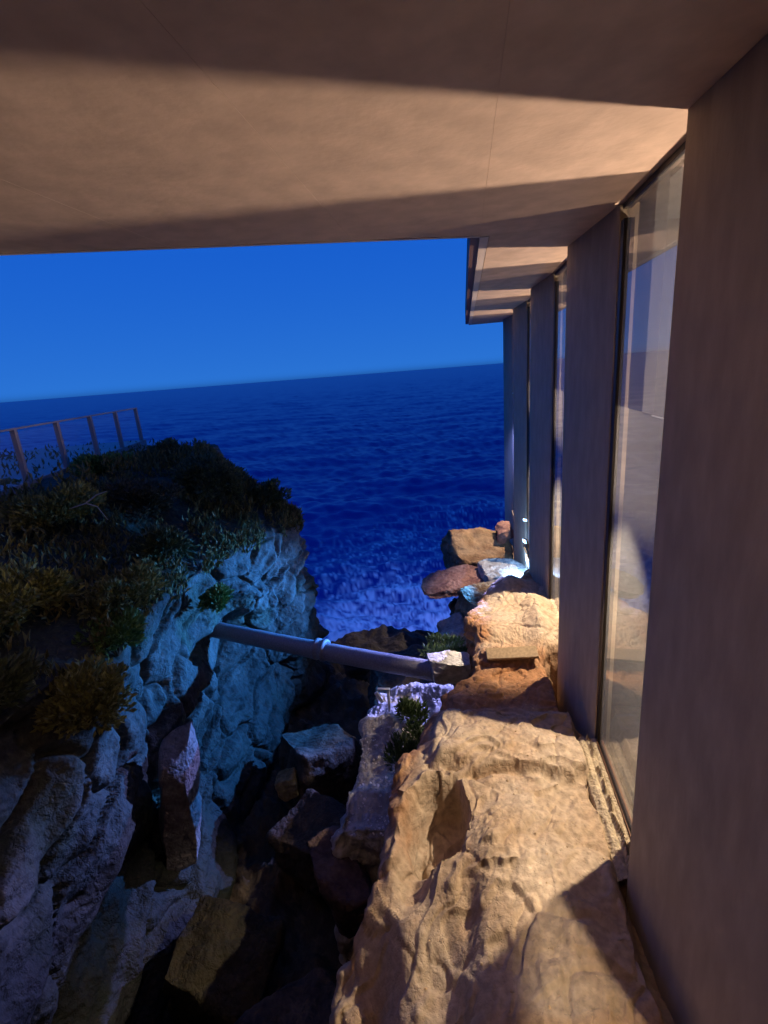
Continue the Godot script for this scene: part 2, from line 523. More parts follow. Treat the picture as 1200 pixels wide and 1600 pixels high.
func cliff_at(u: float, v: float) -> Vector3:
	var n := CLIFF.size() - 1
	var fu := clampf(u, 0, 1) * n
	var i := mini(int(fu), n - 1)
	var t := fu - i
	var cuts := [0.0, 0.2, 0.42, 0.62, 0.86, 1.0]
	var k := 0
	while k < 4 and v > cuts[k + 1]: k += 1
	var s: float = (v - cuts[k]) / (cuts[k + 1] - cuts[k])
	var g := func(r: int, c: int) -> Vector3:
		var q: Array = CLIFF[clampi(r, 0, n)][clampi(c, 0, 5)]
		return Vector3(q[0], q[1], q[2])
	var a: Vector3 = g.call(i, k)
	a = a.cubic_interpolate(g.call(i + 1, k), g.call(i - 1, k), g.call(i + 2, k), t)
	var b: Vector3 = g.call(i, k + 1)
	b = b.cubic_interpolate(g.call(i + 1, k + 1), g.call(i - 1, k + 1), g.call(i + 2, k + 1), t)
	return a.lerp(b, s)

func cliff_disp(p: Vector3, n: Vector3, _u: float, v: float) -> Vector3:
	var face := ss(0.66, 0.58, v)
	var w := p + Vector3(n_low.get_noise_3dv(p * 0.9), n_low.get_noise_3dv(p * 0.9 + Vector3(31, 0, 0)), n_low.get_noise_3dv(p * 0.9 + Vector3(0, 57, 0))) * 0.35
	var far := ss(-8.5, -11.0, p.z)
	var d := n_low.get_noise_3dv(p * 0.7) * lerpf(0.2, 0.3, face) + n_mid.get_noise_3dv(p * 0.4) * lerpf(0.1, 0.05, face)
	# beds dip towards the viewer; joints cut them into blocks
	var q := Vector3(w.x, w.y + w.z * 0.35, w.z)
	var f1 := n_facet.get_noise_3dv(q * Vector3(0.42, 0.5, 0.36)) + 0.4
	var f2 := n_facet.get_noise_3dv(q * Vector3(1.1, 1.7, 0.9) + Vector3(5, 2, 9)) + 0.4
	var f3 := n_facet.get_noise_3dv(q * Vector3(2.8, 4.2, 2.2) + Vector3(1, 7, 3)) + 0.4
	d -= face * (f1 * lerpf(0.42, 0.55, far) + f2 * lerpf(0.16, 0.38, far) + f3 * lerpf(0.06, 0.13, far))
	var jn := n_cell.get_noise_3dv(q * Vector3(0.5, 0.75, 0.42) + Vector3(3, 9, 2)) + 1.0
	d -= face * 0.22 * exp(-jn * 26.0)
	var bed := q.y * 1.5 + n_low.get_noise_3dv(p * 0.5) * 1.5
	d += face * lerpf(0.04, 0.12, far) * (absf(bed - floorf(bed) - 0.5) * 2.0 - 0.5)
	d += n_fine.get_noise_3dv(p * 0.7) * 0.03
	return p + n * d

func build_cliff() -> void:
	var col := func(p: Vector3, n: Vector3) -> Color:
		var t := clampf(0.5 + n_tone.get_noise_3dv(p * 0.7) * 1.2 + n_fine.get_noise_3dv(p) * 0.4, 0, 1)
		var c := Color(0.045, 0.053, 0.05).lerp(Color(0.125, 0.13, 0.12), t)
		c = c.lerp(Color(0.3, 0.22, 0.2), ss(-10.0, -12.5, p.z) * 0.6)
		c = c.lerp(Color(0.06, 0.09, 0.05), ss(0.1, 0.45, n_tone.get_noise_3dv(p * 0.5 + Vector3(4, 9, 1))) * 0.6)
		c = c * lerpf(0.25, 1.0, ss(-7.0, -5.0, p.y + n_tone.get_noise_3dv(p * 0.6) * 1.2))  # lower face tinted darker, gully shade put into the rock colour
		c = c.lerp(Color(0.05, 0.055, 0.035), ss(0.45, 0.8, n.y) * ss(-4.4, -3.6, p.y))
		return c
	var pos := func(u: float, v: float) -> Vector3: return cliff_at(u, v)
	var disp := func(p: Vector3, n: Vector3, u: float, v: float) -> Vector3: return cliff_disp(p, n, u, v)
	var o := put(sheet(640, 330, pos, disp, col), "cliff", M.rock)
	tag(o, "dark grey cliff across the gully with a scrubby top and a pipe in its face", "cliff", "", "structure")

func build_gully() -> void:
	var pos := func(u: float, v: float) -> Vector3:
		var z := lerpf(5.0, -17.0, u)
		var x := lerpf(-6.0, 3.0, v)
		var y := -9.1 - 0.25 * bump(x, 0, -3.0, 0, 1.2, 1.0)
		y -= ss(-14.6, -17.0, z) * 6.0
		return Vector3(x, y, z)
	var disp := func(p: Vector3, n: Vector3, _u: float, _v: float) -> Vector3: return rock_push(p, n, 0.4, 0.15, 0.05)
	var col := func(p: Vector3, _n: Vector3) -> Color:
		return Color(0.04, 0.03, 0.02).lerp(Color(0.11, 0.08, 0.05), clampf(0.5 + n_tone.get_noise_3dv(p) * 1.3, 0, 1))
	tag(put(sheet(260, 110, pos, disp, col), "gully_floor", M.rock), "dark rubble floor of the narrow gully between cliff and ledge", "gully floor", "", "structure")

# ------------------------------------------------------------------ sea
func sea_height(x: float, z: float, d: float) -> float:
	var a := 1.0 / (1.0 + d * 0.002)
	var h := n_low.get_noise_2d(x * 0.055 + z * 0.012, z * 0.13) * 1.1
	h += n_low.get_noise_2d(x * 0.5 + 17.0, z * 0.95) * 0.36
	h += n_low.get_noise_2d(x * 0.8 + 40.0, z * 1.3) * 0.16 * ss(260.0, 60.0, d)
	return h * a

func foam_at(x: float, z: float) -> float:
	var wx := x + n_low.get_noise_2d(x * 0.9, z * 0.9) * 3.0
	var wz := z + n_low.get_noise_2d(x * 0.9 + 70.0, z * 0.9) * 3.0
	var near := 2.0 * bump(x, z, -3.2, -24.8, 4.6, 4.6) + 0.42 * bump(x, z, -6.5, -36.0, 8.0, 10.0) + 0.4 * bump(x, z, 2.5, -48.0, 7.0, 7.0) + 0.5 * bump(x, z, -14.0, -26.0, 9.0, 9.0)
	var web := 1.0 - absf(n_low.get_noise_2d(wx * 0.8, wz * 1.05)) * 2.6
	var web2 := 1.0 - absf(n_low.get_noise_2d(wx * 2.0 + 9.0, wz * 2.4)) * 2.6
	var n1 := clampf(near, 0.0, 1.0)
	var f := ss(0.3, 1.15, n1 * 0.8 + web * 0.35 + web2 * 0.25 - 0.22) * ss(0.03, 0.4, n1)
	f += ss(0.75, 1.0, web) * ss(0.06, 0.4, n1) * 0.25
	return clampf(f, 0, 1)

func build_sea() -> void:
	var pos := func(u: float, v: float) -> Vector3:
		var d := 9.0 + 14.0 * (exp(u * 6.45) - 1.0)
		var w := 22.0 + d * 1.9
		var t := (v - 0.5) * 2.0
		var x := -3.0 - 0.2 * w * t * t + w * (0.3 * t + 0.7 * t * t * t)
		var h := sea_height(x, -d, d)
		return Vector3(x, -14.0 + h, -d)
	var col := func(p: Vector3, _n: Vector3) -> Color:
		var d := -p.z
		var f := foam_at(p.x, p.z) if d < 120.0 else 0.0
		var deep := Color(0.001, 0.012, 0.2)
		var c := deep.lerp(Color(0.004, 0.03, 0.26), ss(80.0, 22.0, d) * 0.8)
		return c.lerp(Color(0.9, 0.9, 0.92), f)
	tag(put(sheet(700, 420, pos, no_push, col, true), "sea", M.water), "dark blue open sea with white surf at the foot of the rocks", "sea", "", "structure")

# ------------------------------------------------------------------ plants
func leaf_mesh(w: float, l: float) -> ArrayMesh:
	var st := start()
	var a := Vector3(0, 0, 0)
	var b := Vector3(-w, l * 0.5, 0.12 * l)
	var c := Vector3(0, l, -0.1 * l)
	var d := Vector3(w, l * 0.5, 0.12 * l)
	tri(st, a, b, c, Vector3.BACK)
	tri(st, a, c, d, Vector3.BACK)
	return finish(st)

func leaf_cloud(points: Array, up: Array, s0: float, s1: float, tint: Array, mesh: Mesh) -> MultiMesh:
	var mm := MultiMesh.new()
	mm.transform_format = MultiMesh.TRANSFORM_3D
	mm.use_colors = true
	mm.mesh = mesh
	mm.instance_count = points.size()
	for i in points.size():
		var dir: Vector3 = (up[i] + Vector3(rng.randf_range(-1, 1), rng.randf_range(-0.7, 1), rng.randf_range(-1, 1)) * 0.8).normalized()
		var side := dir.cross(Vector3(rng.randf_range(-1, 1), rng.randf_range(-1, 1), rng.randf_range(-1, 1))).normalized()
		var bas := Basis(side, dir, side.cross(dir)).scaled(Vector3.ONE * rng.randf_range(s0, s1))
		mm.set_instance_transform(i, Transform3D(bas, points[i]))
		var c: Color = tint[0]
		mm.set_instance_color(i, c.lerp(tint[1], rng.randf()) * rng.randf_range(0.7, 1.2))
	return mm

func shrub(label: String, at: Vector3, r: Vector3, n: int, tint: Array, size := 0.09) -> void:
	var o := thing("shrub", label, "shrub", at, "low shrubs on the cliff top")
	var clumps := []
	for i in 16:
		var d := Vector3(rng.randf_range(-1, 1), rng.randf_range(-0.3, 1), rng.randf_range(-1, 1)).normalized() * rng.randf_range(0.35, 0.85)
		clumps.append([d * r, rng.randf_range(0.22, 0.42)])
	var st := start()
	for c in clumps.slice(0, 8):
		var q: Vector3 = c[0]
		tube(st, PackedVector3Array([Vector3(0, -r.y * 0.5, 0), q * 0.5 + Vector3(0, -0.1, 0), q]), PackedFloat32Array([0.025, 0.015, 0.006]), 6)
	put(finish(st), "stem", M.bark, o)
	var pts := []
	var ups := []
	for i in n:
		var c: Array = clumps[rng.randi() % clumps.size()]
		var d := Vector3(rng.randfn(), rng.randfn(), rng.randfn()).normalized() * pow(rng.randf(), 0.4)
		pts.append(c[0] + d * r * c[1])
		ups.append((d + c[0].normalized() * 0.6 + Vector3.UP * 0.4))
	var mi := MultiMeshInstance3D.new()
	mi.name = "foliage"
	mi.multimesh = leaf_cloud(pts, ups, 0.7, 1.5, tint, leaf_mesh(size * 0.26, size))
	mi.material_override = M.leaf
	mi.set_meta("kind", "stuff")
	o.add_child(mi, true)

func slope_y(x: float) -> float:
	return lerpf(-3.6, -1.8, clampf((-5.5 - x) / 3.0, 0.0, 1.0))

# ------------------------------------------------------------------ building
const PITCH := 3.72
var PIERS := [3.6, -0.12, -3.84, -7.52, -11.3, -15.1, -18.7]
func front_z(x: float) -> float:
	return -6.41 - 0.347 * (x - 0.23)

func build_building() -> void:
	var b := thing("building", "concrete building with a wide soffit, dark wall piers and tall windows", "building")
	var cx := [-14.0, -10.15, -8.35, -6.55, -4.75, -2.95, -1.15, 0.229]
	for i in cx.size() - 1:
		var x0: float = cx[i] + 0.001
		var x1: float = cx[i + 1] - 0.001
		var st := start()
		prism(st, PackedVector2Array([Vector2(x0, 6), Vector2(x1, 6), Vector2(x1, front_z(x1) + 0.06), Vector2(x0, front_z(x0) + 0.06)]), 1.4, 1.425)
		put(finish(st), "soffit_panel", M.soffit, b)
	var zz := [6.0, -6.41, -11.0, -19.3]
	for i in zz.size() - 1:
		var st := start()
		var xa := 0.2295 if i < 1 else 0.34
		prism(st, PackedVector2Array([Vector2(xa, zz[i] - 0.0025), Vector2(1.72, zz[i] - 0.0025), Vector2(1.72, zz[i + 1] + 0.0025), Vector2(xa, zz[i + 1] + 0.0025)]), 1.4, 1.425)
		put(finish(st), "soffit_panel", M.soffit, b)
	# edge strips
	var st2 := start()
	prism(st2, PackedVector2Array([Vector2(-14, front_z(-14) + 0.055), Vector2(0.228, front_z(0.228) + 0.055), Vector2(0.228, front_z(0.228)), Vector2(-14, front_z(-14))]), 1.392, 1.44)
	put(finish(st2), "edge_trim", M.trim, b)
	st2 = start()
	prism(st2, PackedVector2Array([Vector2(0.23, -6.42), Vector2(0.33, -6.42), Vector2(0.33, -19.3), Vector2(0.23, -19.3)]), 1.392, 1.44)
	put(finish(st2), "edge_trim", M.trim, b)
	st2 = start()
	prism(st2, PackedVector2Array([Vector2(0.23, -19.31), Vector2(1.72, -19.31), Vector2(1.72, -19.37), Vector2(0.23, -19.37)]), 1.392, 1.44)
	put(finish(st2), "edge_trim", M.trim, b)
	st2 = start()
	prism(st2, PackedVector2Array([Vector2(0.12, -6.37), Vector2(0.225, -6.41), Vector2(0.225, -19.4), Vector2(0.12, -19.4)]), 1.43, 1.95)
	put(finish(st2), "fascia", M.fascia, b)
	st2 = start()
	prism(st2, PackedVector2Array([Vector2(-14, front_z(-14) - 0.005), Vector2(0.1, front_z(0.1) - 0.005), Vector2(0.1, front_z(0.1) - 0.06), Vector2(-14, front_z(-14) - 0.06)]), 1.43, 1.95)
	put(finish(st2), "fascia", M.fascia, b)
	st2 = start()
	prism(st2, PackedVector2Array([Vector2(-14, 6), Vector2(7, 6), Vector2(7, -6.34), Vector2(0.22, -6.34), Vector2(-14, front_z(-14) + 0.02)]), 1.445, 1.9)
	prism(st2, PackedVector2Array([Vector2(0.24, -6.345), Vector2(7, -6.345), Vector2(7, -19.36), Vector2(0.24, -19.36)]), 1.447, 1.89)
	put(finish(st2), "roof_slab", M.concrete, b)
	# piers
	for z0 in PIERS:
		var st := start()
		var e := 0.012
		prism(st, PackedVector2Array([Vector2(1.40 + e, z0), Vector2(1.40, z0 + e), Vector2(1.555, z0 + 1.70), Vector2(1.565, z0 + 1.75), Vector2(1.75, z0 + 1.75), Vector2(1.75, z0)]), -6.8, 1.397)
		put(finish(st), "pier", M.pier, b)
	# windows
	for i in PIERS.size():
		var z1: float = PIERS[i] - 0.004                                     # near end, behind the pier's far edge
		var z2: float = (PIERS[i + 1] + 1.75 if i < PIERS.size() - 1 else PIERS[i] - 0.2) + 0.004
		if i == PIERS.size() - 1: continue
		var zc := (z1 + z2) * 0.5
		var ln := z1 - z2
		var st := start()
		box(st, Vector3(1.625, 1.373, zc), Vector3(0.08, 0.05, ln), Basis.IDENTITY, 0.003)
		box(st, Vector3(1.625, -1.83, z2 + 0.05), Vector3(0.1, 6.16, 0.1), Basis.IDENTITY, 0.003)
		box(st, Vector3(1.63, -1.83, z1 - 0.03), Vector3(0.08, 6.16, 0.05), Basis.IDENTITY, 0.003)
		box(st, Vector3(1.62, -4.9, zc), Vector3(0.13, 0.05, ln), Basis.IDENTITY, 0.003)
		var w := put(finish(st), "window", M.frame, b)
		var tr := start()
		box(tr, Vector3(1.572, -4.86, zc), Vector3(0.012, 0.06, ln - 0.01), Basis.IDENTITY, 0.002)
		box(tr, Vector3(1.63, -4.85, zc), Vector3(0.02, 0.09, ln - 0.2), Basis.IDENTITY, 0.002)
		put(finish(tr), "sill_track", M.sill, w)
		put(boxed(Vector3(1.606, -1.75, zc), Vector3(0.001, 6.2, ln - 0.16), Basis.IDENTITY, 0.0), "pane", M.glass, w)
		put(boxed(Vector3(1.70, -0.575, z1 - 0.56), Vector3(0.012, 0.012, 1.05), Basis.IDENTITY, 0.002), "rail", M.steel, w)
		if i == 2: put(boxed(Vector3(1.71, -3.05, z1 - 0.28), Vector3(0.03, 3.7, 0.5), Basis.IDENTITY, 0.004), "added_light_stop", M.blind, w)  # unseen panel added to block the downlight and shape the ledge shadow
		# roller blind over the far part of the window
		var bl := start()
		box(bl, Vector3(1.705, 0.41, (z2 + 0.11 + z1 - 1.08) * 0.5), Vector3(0.004, 1.95, absf(z1 - 1.08 - z2 - 0.11)), Basis.IDENTITY, 0.001)
		put(finish(bl), "blind", M.blind if i < 2 else M.sheer, w)
		put(boxed(Vector3(1.60, -5.05, zc), Vector3(0.2, 0.2, ln), Basis.IDENTITY, 0.01), "sill", M.mortar_plain, w)
	# rooms behind the windows
	var ri := start()
	for z0 in PIERS:
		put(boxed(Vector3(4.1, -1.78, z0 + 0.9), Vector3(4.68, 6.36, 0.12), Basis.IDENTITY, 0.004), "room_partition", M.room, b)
	put(boxed(Vector3(4.1, -1.78, -19.05), Vector3(4.68, 6.36, 0.5), Basis.IDENTITY, 0.01), "end_wall", M.pier, b)
	put(boxed(Vector3(-3.6, -3.85, 6.12), Vector3(21.0, 11.6, 0.24), Basis.IDENTITY, 0.01), "back_wall", M.concrete, b)
	ri = start()
	box(ri, Vector3(6.5, -1.78, -7.0), Vector3(0.12, 6.4, 26.6), Basis.IDENTITY, 0.0)
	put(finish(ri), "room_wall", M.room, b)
	ri = start()
	box(ri, Vector3(4.15, -5.06, -7.0), Vector3(4.78, 0.2, 26.6), Basis.IDENTITY, 0.0)
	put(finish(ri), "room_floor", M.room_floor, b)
	ri = start()
	box(ri, Vector3(4.15, 1.405, -7.0), Vector3(4.78, 0.05, 26.6), Basis.IDENTITY, 0.0)
	put(finish(ri), "room_ceiling", M.room, b)
	# rough mortar at the foot of the window with drainage slots
	var pos := func(u: float, v: float) -> Vector3:
		return Vector3(lerpf(1.3, 1.565, v), -4.90 + 0.05 * ss(0.1, 0.35, v) - 0.12 * ss(0.12, 0.0, v), lerpf(-3.85, -5.75, u))
	var disp := func(p: Vector3, n: Vector3, u: float, v: float) -> Vector3:
		var d := n_mid.get_noise_3dv(p * 2.0) * 0.014 + n_fine.get_noise_3dv(p * 2.0) * 0.012
		var slot := absf(fposmod(u * 46.0 + n_mid.get_noise_2d(u * 20.0, 0) * 0.5, 1.0) - 0.5) * 2.0
		var line := exp(-pow((p.x - 1.475 - n_mid.get_noise_2d(p.z * 1.5, 3.0) * 0.03) / 0.016, 2.0))
		var open := ss(0.95, 0.4, slot) * ss(-0.25, 0.05, n_mid.get_noise_2d(p.z * 2.2, 8.0) + 0.05)
		d -= 0.075 * line * open
		d += 0.016 * exp(-pow((absf(p.x - 1.475) - 0.035) / 0.012, 2.0))
		return p + n * d
	var col := func(p: Vector3, _n: Vector3) -> Color:
		return Color(0.5, 0.4, 0.27) * (1.0 + n_fine.get_noise_3dv(p * 2.0) * 0.3)
	put(sheet(420, 60, pos, disp, col), "mortar_bed", M.sandstone, b)

func lamp(called: String, label: String, at: Vector3, down: bool, energy: float, colr: Color, group: String, aim: Vector3, cone: float, soft: float) -> void:
	var o := thing(called, label, "lamp", at, group)
	var st := start()
	tube(st, PackedVector3Array([Vector3(0, 0.12, 0), Vector3(0, 0.02, 0)] if down else [Vector3(0, -0.12, 0), Vector3(0, -0.02, 0)]), PackedFloat32Array([0.03, 0.05]), 14)
	put(finish(st), "housing", M.frame, o)
	var s := SphereMesh.new()
	s.radius = 0.045
	s.height = 0.09
	s.radial_segments = 16
	s.rings = 8
	var bulb := put(s, "bulb", M.bulb, o)
	bulb.position = Vector3(0, -0.05 if down else 0.05, 0)
	var l := SpotLight3D.new()
	l.name = "glow"
	l.basis = Basis.looking_at((aim - at).normalized(), Vector3.BACK)
	l.position = bulb.position
	l.light_color = colr
	l.light_energy = energy
	l.light_size = 0.04 if down else 0.14
	l.spot_range = 40
	l.spot_attenuation = 2
	l.spot_angle = cone
	l.spot_angle_attenuation = soft
	l.shadow_enabled = true
	o.add_child(l)

# ------------------------------------------------------------------ scene
func _ready() -> void:
	rng.seed = 20240611
	# camera, sky, sun
	var cam := Camera3D.new()
	cam.name = "camera"
	cam.fov = 92.18
	cam.near = 0.05
	cam.far = 12000
	cam.rotation_degrees = Vector3(-15.8465, 10.0313, -4.5005)
	add_child(cam)
	cam.current = true
	var sky_m := ProceduralSkyMaterial.new()
	sky_m.sky_top_color = Color(0.0035, 0.09, 0.6).linear_to_srgb()
	sky_m.sky_horizon_color = Color(0.024, 0.175, 0.66).linear_to_srgb()
	sky_m.sky_curve = 0.12
	sky_m.ground_bottom_color = Color(0.002, 0.008, 0.04).linear_to_srgb()
	sky_m.ground_horizon_color = Color(0.024, 0.175, 0.66).linear_to_srgb()
	sky_m.ground_curve = 0.004
	sky_m.sun_angle_max = 1.0
	var sky := Sky.new()
	sky.sky_material = sky_m
	var env := Environment.new()
	env.background_mode = Environment.BG_SKY
	env.sky = sky
	env.tonemap_mode = Environment.TONE_MAPPER_LINEAR
	env.tonemap_exposure = 1.0
	env.sdfgi_enabled = true
	env.ssao_enabled = true
	env.ssil_enabled = true
	var we := WorldEnvironment.new()
	we.name = "environment"
	we.environment = env
	add_child(we)
	var sun := DirectionalLight3D.new()
	sun.name = "dusk_sky_light"
	sun.light_energy = 0.02
	sun.light_color = Color(0.55, 0.7, 1.0)
	sun.light_angular_distance = 20
	sun.shadow_enabled = true
	sun.rotation_degrees = Vector3(-38, 55, 0)
	add_child(sun)

	# noises and materials
	n_low = noise(FastNoiseLite.TYPE_SIMPLEX_SMOOTH, 0.5, 2, 3)
	n_mid = noise(FastNoiseLite.TYPE_SIMPLEX_SMOOTH, 1.9, 3, 11)
	n_fine = noise(FastNoiseLite.TYPE_SIMPLEX, 8.0, 4, 29)
	n_ridge = noise(FastNoiseLite.TYPE_SIMPLEX, 3.6, 4, 41)
	n_ridge.fractal_type = FastNoiseLite.FRACTAL_RIDGED
	n_cell = noise(FastNoiseLite.TYPE_CELLULAR, 1.4, 1, 57)
	n_cell.cellular_return_type = FastNoiseLite.RETURN_DISTANCE2_SUB
	n_cell.cellular_distance_function = FastNoiseLite.DISTANCE_EUCLIDEAN
	n_facet = noise(FastNoiseLite.TYPE_CELLULAR, 1.0, 1, 63)
	n_facet.cellular_return_type = FastNoiseLite.RETURN_DISTANCE
	n_facet.cellular_distance_function = FastNoiseLite.DISTANCE_MANHATTAN
	n_block = noise(FastNoiseLite.TYPE_CELLULAR, 1.0, 1, 91)
	n_block.cellular_return_type = FastNoiseLite.RETURN_CELL_VALUE
	n_block.cellular_distance_function = FastNoiseLite.DISTANCE_EUCLIDEAN
	n_tone = noise(FastNoiseLite.TYPE_SIMPLEX_SMOOTH, 0.9, 4, 77)
	var t_grit := noise_tex(noise(FastNoiseLite.TYPE_SIMPLEX, 0.012, 6, 5), 1024, 0.74, 1.0)
	var t_bump := noise_tex(noise(FastNoiseLite.TYPE_SIMPLEX, 0.035, 6, 9), 1024, 0.0, 1.0)
	var t_soft := noise_tex(noise(FastNoiseLite.TYPE_SIMPLEX, 0.008, 6, 15), 1024, 0.88, 1.0)
	M.sandstone = mk(Color(1, 1, 1), 0.9, true)
	var t_stone := stone_tex(1024)
	relief(M.sandstone, t_grit, t_stone, 0.62, 1.6)
	M.rock = mk(Color(1, 1, 1), 0.78, true)
	relief(M.rock, t_grit, t_stone, 0.4, 4.0)
	M.soffit = mk(Color(0.66, 0.465, 0.345), 0.8)
	relief(M.soffit, t_soft, t_bump, 0.28, 0.1)
	M.concrete = mk(Color(0.35, 0.3, 0.27), 0.9)
	M.trim = mk(Color(0.62, 0.5, 0.42), 0.6)
	M.fascia = mk(Color(0.12, 0.06, 0.045), 0.6)
	M.pier = mk(Color(0.43, 0.335, 0.235), 0.75)
	var t_streak := noise_tex(noise(FastNoiseLite.TYPE_SIMPLEX, 0.008, 5, 93), 1024, 0.88, 1.0)
	relief(M.pier, t_streak, t_bump, 0.35, 0.12)
	M.pier.uv1_scale = Vector3(0.5, 0.16, 0.5)
	M.frame = mk(Color(0.02, 0.014, 0.01), 0.45)
	M.sill = mk(Color(0.13, 0.06, 0.03), 0.4)
	M.steel = mk(Color(0.7, 0.7, 0.7), 0.35)
	M.blind = mk(Color(0.05, 0.047, 0.043), 0.9)
	M.sheer = mk(Color(0.12, 0.115, 0.11), 0.9)
	M.sheer.transparency = BaseMaterial3D.TRANSPARENCY_ALPHA
	M.sheer.albedo_color.a = 0.62
	M.mortar_plain = mk(Color(0.4, 0.31, 0.2), 0.95)
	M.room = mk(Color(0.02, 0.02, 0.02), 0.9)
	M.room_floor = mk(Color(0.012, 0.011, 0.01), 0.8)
	M.glass = mk(Color(0.7, 0.7, 0.7), 0.02)
	M.glass.albedo_color.a = 0.04
	M.glass.transparency = BaseMaterial3D.TRANSPARENCY_ALPHA
	M.glass.metallic = 0.12
	M.glass.metallic_specular = 0.42
	M.glass.backlight_enabled = true
	M.glass.backlight = Color(0.15, 0.15, 0.145)
	M.water = mk(Color(1, 1, 1), 0.3, true)
	M.water.metallic_specular = 0.36
	var t_wave := noise_tex(noise(FastNoiseLite.TYPE_SIMPLEX_SMOOTH, 0.012, 3, 71), 1024, 0.0, 1.0)
	relief(M.water, null, t_wave, 0.07, 4.0)
	M.chip = mk(Color(1, 1, 1), 0.85, true)
	M.bark = mk(Color(0.1, 0.075, 0.05), 0.9)
	M.leaf = mk(Color(1, 1, 1), 0.6, true)
	M.leaf.backlight_enabled = true
	M.leaf.backlight = Color(0.3, 0.3, 0.3)
	M.pipe = mk(Color(0.24, 0.23, 0.27), 0.5)
	relief(M.pipe, t_grit, t_bump, 1.6, 0.5)
	M.timber = mk(Color(0.3, 0.21, 0.12), 0.85)
	relief(M.timber, t_grit, t_bump, 1.0, 0.12)
	M.deck_metal = mk(Color(0.26, 0.21, 0.22), 0.5)
	M.deck = mk(Color(0.3, 0.28, 0.27), 0.8)
	M.railglass = mk(Color(0.6, 0.6, 0.7), 0.05)
	M.railglass.metallic_specular = 0.2
	M.railglass.albedo_color.a = 0.03
	M.railglass.transparency = BaseMaterial3D.TRANSPARENCY_ALPHA
	M.white_metal = mk(Color(0.7, 0.7, 0.7), 0.5)
	M.bulb = mk(Color(0.9, 0.9, 0.85), 0.5)
	M.bulb.emission_enabled = true
	M.bulb.emission = Color(1, 0.85, 0.6)
	M.bulb.emission_energy_multiplier = 3.0
	M.led = mk(Color(0.9, 0.9, 0.9), 0.5)
	M.led.emission_enabled = true
	M.led.emission = Color(0.6, 0.8, 1.0)
	M.led.emission_energy_multiplier = 6.0

	# large structure
	build_sea()
	build_cliff()
	build_gully()
	build_ledge()
	build_building()

	# lamps in the rooms
	var ordinal := ["room nearest the viewer", "room behind the nearest visible window", "room behind the second visible window", "room behind the third visible window", "room behind the farthest window"]
	for i in 5:
		var z: float = PIERS[i + 1]
		var dp: Vector3 = [Vector3(2.05, 0.6, -1.1), Vector3(3.0, -0.6, -5.4), Vector3(2.9, -0.6, -9.15), Vector3(2.9, -0.6, -12.4), Vector3(2.9, -0.6, -16.2)][i]
		var da: Vector3 = [Vector3(1.0, -4.8, -2.7), Vector3(0.35, -4.8, -4.7), Vector3(1.3, -4.6, -8.6), Vector3(1.0, -5.4, -12.9), Vector3(0.4, -5.4, -16.4)][i]
		var uz: float = z - 1.42
		lamp("downlight", "warm downlight hanging in the " + ordinal[i], dp, true, [72.0, 86.0, 130.0, 80.0, 95.0][i], Color(1, 0.91, 0.79), "warm downlights inside the rooms", da, [25.0, 22.5, 22.0, 17.0, 24.0][i], 0.7)
		lamp("uplight", "warm uplight standing in the " + ordinal[i], Vector3(4.5, -1.5, uz), false, [300.0, 56.0, 52.0, 42.0, 42.0][i], Color(1, 0.9, 0.8), "warm uplights inside the rooms", Vector3(-0.6, 1.4, uz + 0.3), [31.0, 39.0, 33.0, 31.0, 31.0][i], 0.45)

	# blue floodlight behind the third pier
	var fl := thing("floodlight", "blue white floodlight glaring on the rocks behind the third pier", "floodlight", Vector3(1.46, -4.5, -12.5))
	var aim := Basis.looking_at(Vector3(-5.4, -5.9, -9.0) - fl.position)
	put(boxed(Vector3.ZERO, Vector3(0.16, 0.12, 0.06), aim, 0.01), "housing", M.frame, fl)
	put(boxed(aim * Vector3(0, 0, -0.036), Vector3(0.14, 0.1, 0.01), aim, 0.002), "lens", M.led, fl)
	var bst := start()
	tube(bst, PackedVector3Array([Vector3(0.02, 0, 0.02), Vector3(0.06, -0.3, 0.03), Vector3(0.06, -1.0, 0.03)]), PackedFloat32Array([0.012, 0.012, 0.012]), 8)
	put(finish(bst), "stand", M.frame, fl)
	var sp := SpotLight3D.new()
	sp.name = "beam"
	sp.basis = aim
	sp.position = aim * Vector3(0, 0, -0.09)
	sp.light_color = Color(0.25, 0.58, 1.0)
	sp.light_energy = 330
	sp.light_size = 0.05
	sp.spot_range = 60
	sp.spot_angle = 28
	sp.spot_attenuation = 2
	sp.spot_angle_attenuation = 1.0
	sp.shadow_enabled = true
	fl.add_child(sp)
	var spill := OmniLight3D.new()
	spill.name = "spill"
	spill.position = Vector3(-0.02, -0.62, -0.05)
	spill.light_color = Color(0.55, 0.75, 1.0)
	spill.light_energy = 4.5
	spill.light_size = 0.05
	spill.omni_range = 30
	spill.omni_attenuation = 2
	spill.shadow_enabled = true
	fl.add_child(spill)
	var fl2 := thing("floodlight", "smaller floodlight on the wall above the first one, aimed at the pipe", "floodlight", Vector3(1.45, -3.9, -12.45))
	var aim2 := Basis.looking_at(Vector3(-1.6, -5.9, -7.9) - fl2.position)
	put(boxed(Vector3.ZERO, Vector3(0.12, 0.09, 0.05), aim2, 0.01), "housing", M.frame, fl2)
	put(boxed(aim2 * Vector3(0, 0, -0.03), Vector3(0.1, 0.07, 0.01), aim2, 0.002), "lens", M.led, fl2)
	var sp2 := SpotLight3D.new()
	sp2.name = "beam"
	sp2.basis = aim2
	sp2.position = aim2 * Vector3(0, 0, -0.08)
	sp2.light_color = Color(0.6, 0.62, 1.0)
	sp2.light_energy = 175
	sp2.light_size = 0.04
	sp2.spot_range = 60
	sp2.spot_angle = 21
	sp2.spot_attenuation = 2
	sp2.spot_angle_attenuation = 1.0
	sp2.shadow_enabled = true
